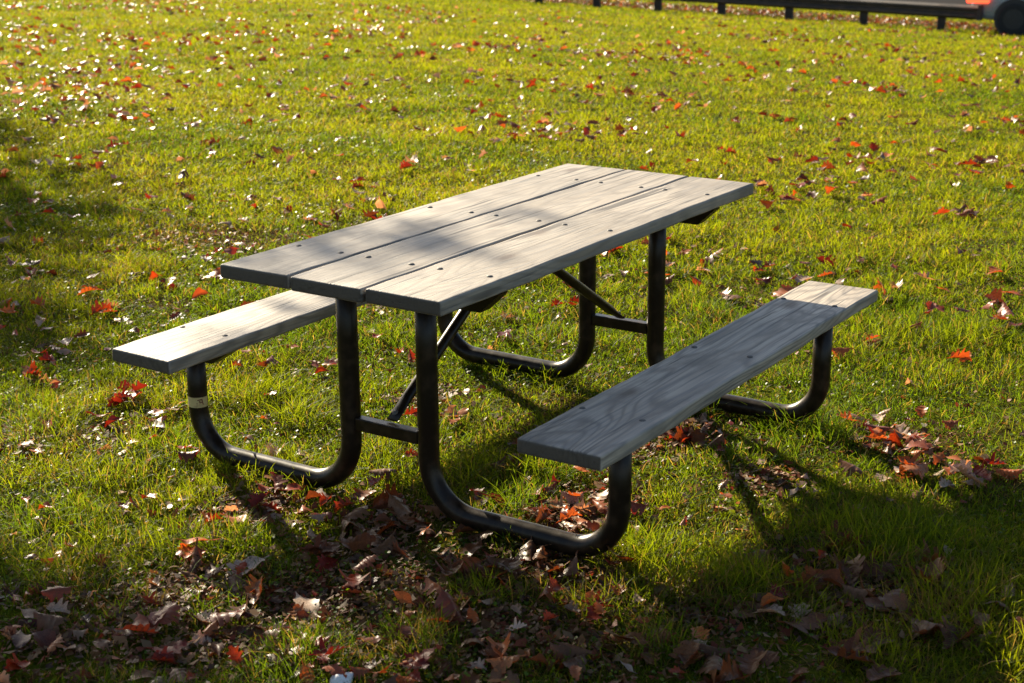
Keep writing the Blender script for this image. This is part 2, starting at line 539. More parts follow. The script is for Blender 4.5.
def stroke(bm, pts, w):
    for (u0, z0), (u1, z1) in zip(pts, pts[1:]):
        du, dz = u1 - u0, z1 - z0; l = math.hypot(du, dz); nu, nz = -dz / l * w / 2, du / l * w / 2
        m = 4
        for k in range(m):
            f0, f1 = k / m, (k + 1) / m
            q = [(u0 + du * f0 + nu, z0 + dz * f0 + nz), (u0 + du * f0 - nu, z0 + dz * f0 - nz), (u0 + du * f1 - nu, z0 + dz * f1 - nz), (u0 + du * f1 + nu, z0 + dz * f1 + nz)]
            bm.faces.new([bm.verts.new(wrap(a, b, TR + 0.0016)) for a, b in q])


bm = bmesh.new()
stroke(bm, [(-0.003, zc + 0.008), (0.011, zc + 0.0105), (0.012, zc + 0.001), (0.0145, zc - 0.0075)], 0.0032)
stroke(bm, [(0.003, zc + 0.006), (0.0045, zc - 0.001), (0.011, zc + 0.001)], 0.0028)
stroke(bm, [(-0.0045, zc - 0.0005), (-0.004, zc - 0.0045)], 0.0022)
bm_obj('printed_mark', bm, INK, stk)

# ------------------------------------------------------------------ guard rail
RUST = paint_mat('dark_weathered_steel', (0.040, 0.030, 0.025), 0.6, 0.35, dirt=(0.10, 0.065, 0.045), dirt_amt=0.6, scale=5, bump=0.1)
POSTW = paint_mat('dark_creosoted_post', (0.030, 0.024, 0.020), 0.75, 0.3, dirt=(0.07, 0.055, 0.045), dirt_amt=0.6, scale=8, bump=0.3)
rail_pts = [(27.60, 6.78), (27.75, 7.65), (28.24, 9.50), (28.56, 11.35), (28.97, 13.20), (29.28, 15.02), (29.60, 16.9), (29.93, 18.8), (30.27, 20.7), (30.6, 22.6), (30.95, 24.5), (31.3, 26.4), (31.65, 28.3)]
rail = empty('guard_rail', (28.6, 11.3, float(terrain(28.6, 11.3))))
tag(rail, 'long low dark steel guard rail on square posts along the far edge of the lawn', 'guard rail')
RO = Vector(rail.location)
prof = [(0.0, 0.14), (0.035, 0.125), (0.075, 0.095), (0.075, 0.05), (0.015, 0.02), (0.015, -0.02), (0.075, -0.05), (0.075, -0.095), (0.035, -0.125), (0.0, -0.14)]
prof = prof + [(a - 0.004, b) for a, b in prof[::-1]]
bm = bmesh.new(); rings = []
P = [Vector((x, y, 0)) for x, y in rail_pts]
for i, p in enumerate(P):
    d = (P[min(i + 1, len(P) - 1)] - P[max(0, i - 1)]).normalized(); n = Vector((d.y, -d.x, 0))
    if n.x < 0: n = -n
    z0 = float(terrain(p.x, p.y)) + 0.425
    rings.append([bm.verts.new(p - n * (0.10 + a) + Vector((0, 0, z0 + b)) - RO) for a, b in prof])
for a, b in zip(rings, rings[1:]):
    for k in range(len(prof)): bm.faces.new((a[k], a[(k + 1) % len(prof)], b[(k + 1) % len(prof)], b[k]))
bm.faces.new(rings[0]); bm.faces.new(rings[-1][::-1])
bm_obj('beam', bm, RUST, rail)
for i, (x, y) in enumerate(rail_pts[1:]):
    z = float(terrain(x, y))
    bm = bmesh.new(); add_box(bm, -0.085, 0.085, -0.08, 0.08, -0.25, 0.53, 0.008, 2)
    o = bm_obj('post', bm, POSTW, rail, Vector((x, y, z)) - RO)
    o.rotation_euler.z = math.radians(10 + random.uniform(-3, 3)); o.rotation_euler.x = math.radians(random.uniform(-1, 1))
# flared end terminal
bm = bmesh.new()
p0 = Vector((27.60, 6.78, float(terrain(27.6, 6.78)) + 0.425)) - RO + Vector((-0.13, 0, 0))
add_tube(bm, [p0 + Vector((0.02, 0.02, -0.15)), p0 + Vector((0.02, 0.02, 0.15))], 0.06, 14)
bm_obj('end_terminal', bm, RUST, rail)

# ------------------------------------------------------------------ car at the end of the rail
CARP = paint_mat('blue_grey_car_paint', (0.22, 0.28, 0.35), 0.25, 0.5, 0.35, dirt=(0.15, 0.17, 0.2), scale=3)
PLAS = paint_mat('black_plastic_trim', (0.02, 0.02, 0.022), 0.55, 0.4)
RUBB = paint_mat('tyre_rubber', (0.018, 0.018, 0.018), 0.8, 0.3)
RIMM = paint_mat('dark_steel_rim', (0.022, 0.022, 0.024), 0.45, 0.5, 0.3)
GLASS = paint_mat('dark_car_glass', (0.015, 0.018, 0.02), 0.06, 0.6)
CHRM = paint_mat('bright_metal_trim', (0.5, 0.5, 0.5), 0.25, 0.5, 0.9)
mr, nt, out = new_mat('red_tail_lamp')
pb = N(nt, 'ShaderNodeBsdfPrincipled'); pb.inputs['Base Color'].default_value = (0.6, 0.03, 0.015, 1); pb.inputs['Roughness'].default_value = 0.12
pb.inputs['Emission Color'].default_value = (1.0, 0.08, 0.03, 1); pb.inputs['Emission Strength'].default_value = 0.9
nt.links.new(pb.outputs[0], out.inputs[0]); TAIL = mr
mh, nt, out = new_mat('clear_head_lamp')
pb = N(nt, 'ShaderNodeBsdfPrincipled'); pb.inputs['Base Color'].default_value = (0.7, 0.72, 0.74, 1); pb.inputs['Roughness'].default_value = 0.08
nt.links.new(pb.outputs[0], out.inputs[0]); HEAD = mh

car = empty('parked_car', (0, 0, 0))
tag(car, 'blue-grey car with red tail lamp at the end of the guard rail', 'car')
# local frame: +x forward (length 4.6, rear at x=0), y to the car's left, z up
st = [  # x, half width low, half width belt, z bottom, z belt, z deck
    (0.00, 0.66, 0.68, 0.36, 0.74, 0.84), (0.06, 0.77, 0.79, 0.30, 0.80, 0.93), (0.25, 0.85, 0.85, 0.27, 0.84, 0.98),
    (0.7, 0.88, 0.885, 0.25, 0.87, 1.00), (1.4, 0.89, 0.90, 0.22, 0.88, 1.00), (2.3, 0.89, 0.90, 0.21, 0.87, 0.98), (3.1, 0.89, 0.89, 0.22, 0.84, 0.94),
    (3.7, 0.88, 0.87, 0.24, 0.80, 0.88), (4.2, 0.85, 0.82, 0.24, 0.73, 0.80), (4.45, 0.76, 0.74, 0.26, 0.66, 0.73), (4.55, 0.60, 0.60, 0.32, 0.58, 0.64)]
bm = bmesh.new(); rings = []
for x, wl, wb, z0, zb_, zd in st:
    half = [(0, z0), (wl * 0.9, z0), (wl, z0 + 0.06), (max(wl, wb) + 0.012, z0 + (zb_ - z0) * 0.55), (wb, zb_), (wb - 0.05, (zb_ + zd) / 2 + 0.02), (wb - 0.14, zd), (0, zd + 0.02)]
    ring = half + [(-a, b) for a, b in half[-2:0:-1]]
    rings.append([bm.verts.new((x, a, b)) for a, b in ring])
for a, b in zip(rings, rings[1:]):
    n = len(a)
    for k in range(n): bm.faces.new((a[k], a[(k + 1) % n], b[(k + 1) % n], b[k]))
bm.faces.new(rings[0]); bm.faces.new(rings[-1][::-1])
body = bm_obj('body', bm, CARP, car, smooth=True)
sub = body.modifiers.new('sub', 'SUBSURF'); sub.levels = 2; sub.render_levels = 2
gh = [(0.45, 0.70, 1.00, 1.02), (1.15, 0.70, 0.98, 1.38), (1.9, 0.70, 0.97, 1.43), (2.7, 0.69, 0.95, 1.40), (3.45, 0.66, 0.88, 0.93)]
bm = bmesh.new(); rings = []
for x, w, zb_, zt_ in gh:
    half = [(w + 0.04, zb_ - 0.06), (w + 0.03, zb_), (w - 0.13 * min(1, (zt_ - zb_) / 0.4), zt_ - 0.02), (0.3, zt_ + 0.012)]
    ring = half + [(-a, b) for a, b in half[::-1]]
    rings.append([bm.verts.new((x, a, b)) for a, b in ring])
for a, b in zip(rings, rings[1:]):
    n = len(a)
    for k in range(n - 1): bm.faces.new((a[k], a[k + 1], b[k + 1], b[k]))
bm_obj('window_glass', bm, GLASS, car)
bm = bmesh.new()
for s in (-1, 1):
    add_tube(bm, [(0.42, s * 0.70, 0.99), (1.15, s * 0.585, 1.375), (1.9, s * 0.575, 1.425), (2.7, s * 0.575, 1.39), (3.45, s * 0.66, 0.93)], 0.035, 8)
    add_tube(bm, [(1.95, s * 0.72, 0.96), (1.9, s * 0.575, 1.42)], 0.035, 8)
v = [bm.verts.new(p) for p in ((1.15, 0.58, 1.395), (1.9, 0.57, 1.445), (2.7, 0.57, 1.41), (2.7, -0.57, 1.41), (1.9, -0.57, 1.445), (1.15, -0.58, 1.395))]
v2 = [bm.verts.new(p.co + Vector((0, 0, 0.025))) for p in v]
bm.faces.new((v2[0], v2[1], v2[4], v2[5])); bm.faces.new((v2[1], v2[2], v2[3], v2[4]))
for k in range(6): bm.faces.new((v[k], v[(k + 1) % 6], v2[(k + 1) % 6], v2[k]))
bm_obj('roof', bm, CARP, car)
bm = bmesh.new(); add_box(bm, -0.07, 0.12, -0.80, 0.80, 0.27, 0.50, 0.05, 3); bm_obj('bumper', bm, PLAS, car)
bm = bmesh.new(); add_box(bm, -0.085, -0.055, -0.72, 0.72, 0.475, 0.495, 0.006, 2); bm_obj('bumper_strip', bm, CHRM, car)
bm = bmesh.new(); add_box(bm, 4.42, 4.60, -0.70, 0.70, 0.24, 0.46, 0.05, 3); bm_obj('bumper', bm, PLAS, car)
for s in (-1, 1):
    bm = bmesh.new(); add_box(bm, -0.02, 0.42, s * 0.875 - 0.12, s * 0.875 + 0.005, 0.62, 0.79, 0.03, 3)
    bm_obj('tail_lamp', bm, TAIL, car)
    bm = bmesh.new(); add_box(bm, 4.22, 4.48, s * 0.70 - 0.1, s * 0.70 + 0.1, 0.56, 0.68, 0.03, 3); bm_obj('headlamp', bm, HEAD, car)
    bm = bmesh.new(); add_box(bm, 0.95, 3.6, s * 0.905 - 0.012, s * 0.905 + 0.012, 0.22, 0.32, 0.008, 2); bm_obj('sill_trim', bm, PLAS, car)
    for x in (0.92, 3.62):
        bm = bmesh.new(); add_tube(bm, [(x, s * 0.70, 0.34), (x, s * 0.915, 0.34)], 0.385, 28); bm_obj('wheel_arch', bm, PLAS, car)
        wh = empty('wheel', (x, s * 0.83, 0.32)); wh.parent = car
        bm = bmesh.new()
        add_tube(bm, [(0, -0.105, 0), (0, -0.09, 0), (0, 0.09, 0), (0, 0.105, 0)], [0.285, 0.32, 0.32, 0.285], 32)
        bm_obj('tyre', bm, RUBB, wh, smooth=False)
        bm = bmesh.new(); add_tube(bm, [(0, s * 0.06, 0), (0, s * 0.112, 0)], 0.20, 24)
        bm_obj('rim', bm, RIMM, wh)
cx, cy = 28.35, 7.10
car.location = (cx, cy, float(terrain(cx + 0.3, cy - 1.0)) + 0.02)
car.rotation_euler = (0, 0, math.radians(-86))

# ------------------------------------------------------------------ grass
TUFTS = [(720, 592, .16, 1.0), (900, 548, .20, .9), (965, 610, .2, .8), (1000, 655, .14, .35), (800, 610, .15, .5), (560, 475, .09, .8), (520, 505, .08, .8), (650, 560, .12, .7),
         (790, 425, .10, .9), (840, 440, .1, .8), (470, 600, .1, .6), (230, 545, .12, .7), (70, 590, .14, .6), (300, 660, .12, .7), (420, 645, .1, .7), (620, 610, .1, .7),
         (950, 340, .25, .7), (860, 300, .2, .5), (120, 480, .14, .5), (60, 520, .14, .5), (30, 440, .12, .5), (260, 400, .14, .6), (300, 420, .1, .6), (160, 460, .12, .5), (660, 650, .1, .8)]
FEET = []
BARE = [(640, 455, .13), (690, 432, .14), (762, 482, .11), (600, 500, .13), (565, 520, .10), (400, 520, .16), (340, 560, .16), (270, 505, .12), (100, 440, .10), (20, 440, .1), (480, 570, .16),
        (600, 590, .12), (300, 600, .12), (840, 590, .16), (880, 600, .16), (760, 640, .2), (520, 620, .14), (150, 610, .14), (560, 560, .12), (430, 400, .1), (90, 600, .16), (200, 590, .15), (330, 610, .16), (420, 590, .15), (60, 655, .16), (170, 655, .15), (380, 650, .14), (470, 640, .15), (250, 650, .12), (600, 650, .14), (230, 520, .10), (920, 610, .14), (700, 610, .13), (910, 445, .15), (190, 240, .3), (370, 300, .2)]
for k_ in range(9):
    for (xa_, ya_, yb_) in ((-0.632, 0.30, 0.66), (-0.632, -0.58, -0.24), (0.64, 0.25, 0.6), (0.64, -0.62, -0.3)):
        FEET.append(((xa_ + random.uniform(-.06, .06), ya_ + (yb_ - ya_) * k_ / 8), random.uniform(.035, .06), random.uniform(.1, .6)))
tf = FEET + [(spot(u, v)[:2], r, a) for u, v, r, a in TUFTS]
br = [(spot(u, v)[:2], r) for u, v, r in BARE]


def tuft_field(x, y):
    f = np.zeros_like(x)
    for c, r, a in tf:
        f = np.maximum(f, a * np.exp(-((x - c[0]) ** 2 + (y - c[1]) ** 2) / (r * r)))
    return f


def bare_field(x, y):
    f = np.zeros_like(x)
    for c, r in br:
        f = np.maximum(f, np.exp(-((x - c[0]) ** 2 + (y - c[1]) ** 2) / (r * r)))
    return f


AP = CAM[:2] - FH * 2.4          # apex of the surveyed wedge, behind the camera


def scatter(n, d0, d1, power, half=0.47):
    """n points, density falling with distance d from the camera as d**-power beyond 4.5 m"""
    dd = np.linspace(d0, d1, 4000)
    pdf = (dd + 2.4) * np.where(dd < 4.5, 1.0, (4.5 / dd) ** power)
    cdf = np.cumsum(pdf); cdf /= cdf[-1]
    d = np.interp(rng.random(n), cdf, dd)
    lat = rng.uniform(-1, 1, n) * np.tan(half) * (d + 2.4)
    x = AP[0] + FH[0] * (d + 2.4) + RH[0] * lat
    y = AP[1] + FH[1] * (d + 2.4) + RH[1] * lat
    return x, y, d


def strip_mask(x, y, r):
    """keeps points that are on lawn; thins the litter strip behind the rail, drops the road"""
    t = tcoord(x, y)
    keep = (t < road_near(y) - 0.15) | (t > 37.9)
    lit = (t > 25.95) & (t < 28.0)
    edge = np.clip((t - 25.95) / 0.5, 0, 1) * np.clip((28.2 - t) / 0.7, 0, 1)
    return keep & ~(lit & (r < 0.93 * edge + 0.0))


def make_grass():
    x, y, d = scatter(860000, 1.6, 46, 1.50)
    xa, ya, da = scatter(150000, 1.6, 9.5, 1.2); x = np.concatenate([x, xa]); y = np.concatenate([y, ya]); d = np.concatenate([d, da])
    r = rng.random(len(x))
    k = strip_mask(x, y, r)
    x, y, d = x[k], y[k], d[k]
    bare = bare_field(x, y); tuf = tuft_field(x, y)
    dens = fbm(x * 2.2, y * 2.2, 41, 3)
    keep_p = np.clip(0.40 + 1.6 * (dens - 0.25), 0.22, 1) * (1 - 0.68 * bare) + tuf
    far = np.clip((d - 5.5) / 5, 0, 1)
    keep_p = np.maximum(keep_p, far * 0.92)
    k = rng.random(len(x)) < keep_p
    x, y, d, bare, tuf, far = x[k], y[k], d[k], bare[k], tuf[k], far[k]
    xm, ym, dm = scatter(390000, 1.6, 30, 1.5)
    km = strip_mask(xm, ym, rng.random(len(xm))) & (rng.random(len(xm)) > 0.92 * bare_field(xm, ym))
    xm, ym, dm = xm[km], ym[km], dm[km]
    low = np.concatenate([np.zeros(len(x), bool), np.ones(len(xm), bool)])
    x, y, d = np.concatenate([x, xm]), np.concatenate([y, ym]), np.concatenate([d, dm])
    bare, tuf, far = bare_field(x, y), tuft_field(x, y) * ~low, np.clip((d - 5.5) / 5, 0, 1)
    n = len(x)
    z = terrain(x, y)
    hn = np.clip((fbm(x * 5.5, y * 5.5, 9, 2) - 0.28) * 2.1, 0, 1.1) ** 1.5; hb = fbm(x * 0.7, y * 0.7, 19, 2)
    h = (0.015 + 0.040 * hn + 0.012 * hb) * rng.uniform(0.55, 1.3, n)
    h *= 1 - 0.35 * bare
    h = np.where(low, 0.020 * rng.uniform(0.6, 1.4, n), h)
    h += tuf * 0.088 * rng.uniform(0.4, 1.25, n)
    h *= 1 + 0.15 * far
    wd = 0.0026 * rng.uniform(0.65, 1.3, n) * np.clip((d / 4.5), 0.9, 99) ** 0.72
    az = rng.uniform(0, 2 * np.pi, n)
    wd = np.where(low, wd * 1.35, wd)
    dirx, diry = np.cos(az), np.sin(az)
    lean = np.abs(rng.normal(0, 0.62, n)) + 0.12
    lean = np.where(rng.random(n) < 0.18, lean + 0.6, lean)
    lean = np.where(low, rng.uniform(0.8, 2.0, n), lean)
    az2 = rng.uniform(0, 2 * np.pi, n)
    sx, sy = np.cos(az2), np.sin(az2)          # width direction
    rows = []
    for f, wf, b in ((0, 0.8, 0), (0.42, 1.0, 0.30), (0.78, 0.7, 0.70)):
        cxp = x + dirx * h * lean * (f * 0.5 + b * 0.75); cyp = y + diry * h * lean * (f * 0.5 + b * 0.75)
        czp = z + h * (f - 0.25 * lean * b * b) - (0.006 if f == 0 else 0)
        rows.append(np.stack([cxp - sx * wd * wf / 2, cyp - sy * wd * wf / 2, czp], -1))
        rows.append(np.stack([cxp + sx * wd * wf / 2, cyp + sy * wd * wf / 2, czp], -1))
    rows.append(np.stack([x + dirx * h * lean * 1.25, y + diry * h * lean * 1.25, z + h * (1 - 0.25 * lean)], -1))
    V = np.stack(rows, 1).reshape(-1, 3)
    b0 = np.arange(n) * 7
    q = np.concatenate([np.stack([b0, b0 + 1, b0 + 3, b0 + 2], -1), np.stack([b0 + 2, b0 + 3, b0 + 5, b0 + 4], -1)])
    t3 = np.stack([b0 + 4, b0 + 5, b0 + 6], -1)
    # colour of each blade
    m = fbm(x * 1.1, y * 1.1, 77, 3)
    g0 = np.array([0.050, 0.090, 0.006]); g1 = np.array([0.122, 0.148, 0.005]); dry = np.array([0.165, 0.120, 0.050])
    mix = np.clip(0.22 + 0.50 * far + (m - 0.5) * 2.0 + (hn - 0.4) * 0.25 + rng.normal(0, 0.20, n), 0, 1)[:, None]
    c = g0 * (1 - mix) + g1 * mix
    c = c * rng.uniform(0.75, 1.25, n)[:, None]
    isdry = rng.random(n) < np.clip(0.13 + 0.35 * bare + 0.5 * np.clip(m - 0.58, 0, 1) - 0.1 * tuf, 0, 0.7)
    dr = dry * rng.uniform(0.45, 1.15, n)[:, None]
    c = np.where(isdry[:, None], dr, c)
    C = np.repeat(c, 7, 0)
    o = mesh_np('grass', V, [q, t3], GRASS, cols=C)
    tag(o, None, None, kind='stuff')


make_grass()


def make_clover():
    x, y, d = scatter(120000, 1.8, 16, 1.7)
    dens = fbm(x * 1.6, y * 1.6, 141, 3)
    k = rng.random(len(x)) < np.clip((dens - 0.44) * 4.5, 0.02, 1)
    x, y, d = x[k], y[k], d[k]
    n = len(x)
    z = terrain(x, y) + rng.uniform(0.008, 0.034, n)
    r = rng.uniform(0.0028, 0.0068, n) * np.clip(d / 6, 0.9, 1.6)
    nx_, ny_ = rng.normal(0, 0.42, n), rng.normal(0, 0.42, n)
    nrm = np.stack([nx_, ny_, np.ones(n)], -1); nrm /= np.linalg.norm(nrm, axis=1)[:, None]
    a = np.cross(nrm, np.stack([rng.normal(size=n), rng.normal(size=n), np.zeros(n)], -1)); a /= np.linalg.norm(a, axis=1)[:, None]
    b = np.cross(nrm, a)
    c0 = np.stack([x, y, z], -1)
    P = []
    for ang, rr in ((0, 1.1), (0.9, 1), (1.9, 1), (3.14, 0.9), (4.3, 1), (5.35, 1)):
        P.append(c0 + (a * np.cos(ang) + b * np.sin(ang)) * (r * rr)[:, None] + nrm * (r * (0.25 if ang in (0.9, 1.9) else 0.0))[:, None])
    V = np.stack(P, 1).reshape(-1, 3)
    b0 = np.arange(n) * 6
    q = np.concatenate([np.stack([b0, b0 + 1, b0 + 2, b0 + 3], -1), np.stack([b0, b0 + 3, b0 + 4, b0 + 5], -1)])
    col = np.array([0.060, 0.105, 0.014]) * rng.uniform(0.6, 1.5, (n, 1)) * np.array([1, 1, 1])
    col = col + np.array([0.05, 0.03, 0.0]) * (rng.random((n, 1)) < 0.25)
    o = mesh_np('clover', V, [q], CLOVER, cols=np.repeat(col, 6, 0))
    tag(o, None, None, kind='stuff')


make_clover()

# ------------------------------------------------------------------ fallen leaves
def leaf_shape(seed, lobes=4, full=True):
    """a lobed oak leaf lying in the xy plane, tip at +x, length 1; returns verts (n,3), quads"""
    r = random.Random(seed)
    stations = [(0.0, 0.010, 0.0), (0.16, 0.018, 0.0)]
    for i in range(lobes):
        f = i / lobes
        x = 0.20 + 0.66 * f
        wide = r.uniform(0.25, 0.36) * math.sin(math.pi * (0.22 + 0.62 * f)) * r.uniform(0.85, 1.12)
        stations.append((x, 0.12 + 0.06 * math.sin(math.pi * f), 0.0))
        stations.append((x + 0.045, wide * 0.92, 0.03))
        stations.append((x + 0.085, wide * 1.0, 0.08))
        stations.append((x + 0.12, wide * 0.66, 0.05))
    stations += [(0.88, 0.075, 0.02), (0.94, 0.085, 0.04), (1.0, 0.008, 0.03)]
    if lobes == 0:                      # plain pointed oval leaf
        stations = [(0.0, 0.010, 0.0), (0.14, 0.016, 0.0)]
        for i in range(11):
            f = (i + 0.5) / 11
            stations.append((0.17 + 0.78 * f, 0.25 * math.sin(math.pi * min(1, f * 1.02)) ** 0.8 * (1 - 0.35 * f), 0.02))
        stations.append((1.0, 0.006, 0.02))
    fold = r.uniform(-0.5, 1.0); curl = r.uniform(-1.6, 2.2); twist = r.uniform(-1.1, 1.1); cup = r.uniform(-0.6, 1.4)
    ph = r.uniform(0, 6.28)
    rows = []
    for x, w, fx in stations:
        row = []
        for s in (-1, -0.5, 0, 0.5, 1):
            ww = w * (1 + (r.uniform(-0.18, 0.18) if abs(s) == 1 else 0))
            px_, py_ = x + fx * abs(s) ** 1.5, s * ww
            z = abs(py_) * fold + 0.22 * curl * (x - 0.5) ** 2 + twist * (x - 0.5) * py_ + cup * py_ * py_ * 1.6
            z += 0.035 * math.sin(9 * px_ + ph) * abs(s) + r.uniform(-0.012, 0.012)
            row.append((px_ - 0.5, py_, z))
        rows.append(row)
    V = np.array(rows).reshape(-1, 3)
    n = len(rows); i = np.arange(n * 5).reshape(n, 5)
    Q = np.stack([i[:-1, :-1], i[1:, :-1], i[1:, 1:], i[:-1, 1:]], -1).reshape(-1, 4)
    V[:, 2] -= V[:, 2].mean()
    return V, Q


COLS = {  # reflectance of the leaf, by kind
    'red': [(0.20, 0.026, 0.010), (0.14, 0.015, 0.009), (0.26, 0.045, 0.013)],
    'rust orange': [(0.36, 0.095, 0.020), (0.40, 0.13, 0.03)],
    'brown': [(0.125, 0.045, 0.014), (0.165, 0.070, 0.024), (0.095, 0.034, 0.013)],
    'pale tan': [(0.40, 0.30, 0.21), (0.46, 0.36, 0.27), (0.32, 0.22, 0.14)],
    'dark purple-brown': [(0.070, 0.026, 0.018), (0.085, 0.034, 0.022)],
}
KINDS = list(COLS)
SHAPES = [leaf_shape(100 + i, (3, 4, 0, 4, 3, 4, 5, 0, 3, 4, 5, 0)[i]) for i in range(12)]
MESH = {}


def leaf_mesh(kind, ci, si):
    key = (kind, ci, si)
    if key not in MESH:
        V, Q = SHAPES[si]
        c = np.tile(np.array(COLS[kind][ci]), (len(V), 1))
        mid = (np.arange(len(V)) % 5 == 2)
        c[mid] *= 1.25
        MESH[key] = mesh_np('fallen_leaf', V, [Q], LEAF, cols=c, smooth=True, link=False)
    return MESH[key]


LEAVES = []        # x, y, kind, size, lift


def put(u, v, kind, size=0.09, n=1, spread=0.0, lift=None):
    p = spot(u, v, 0.03)
    for _ in range(n):
        k = kind if isinstance(kind, str) else random.choice(kind)
        LEAVES.append((p[0] + random.gauss(0, spread), p[1] + random.gauss(0, spread), k, size * random.uniform(0.66, 1.06), lift))


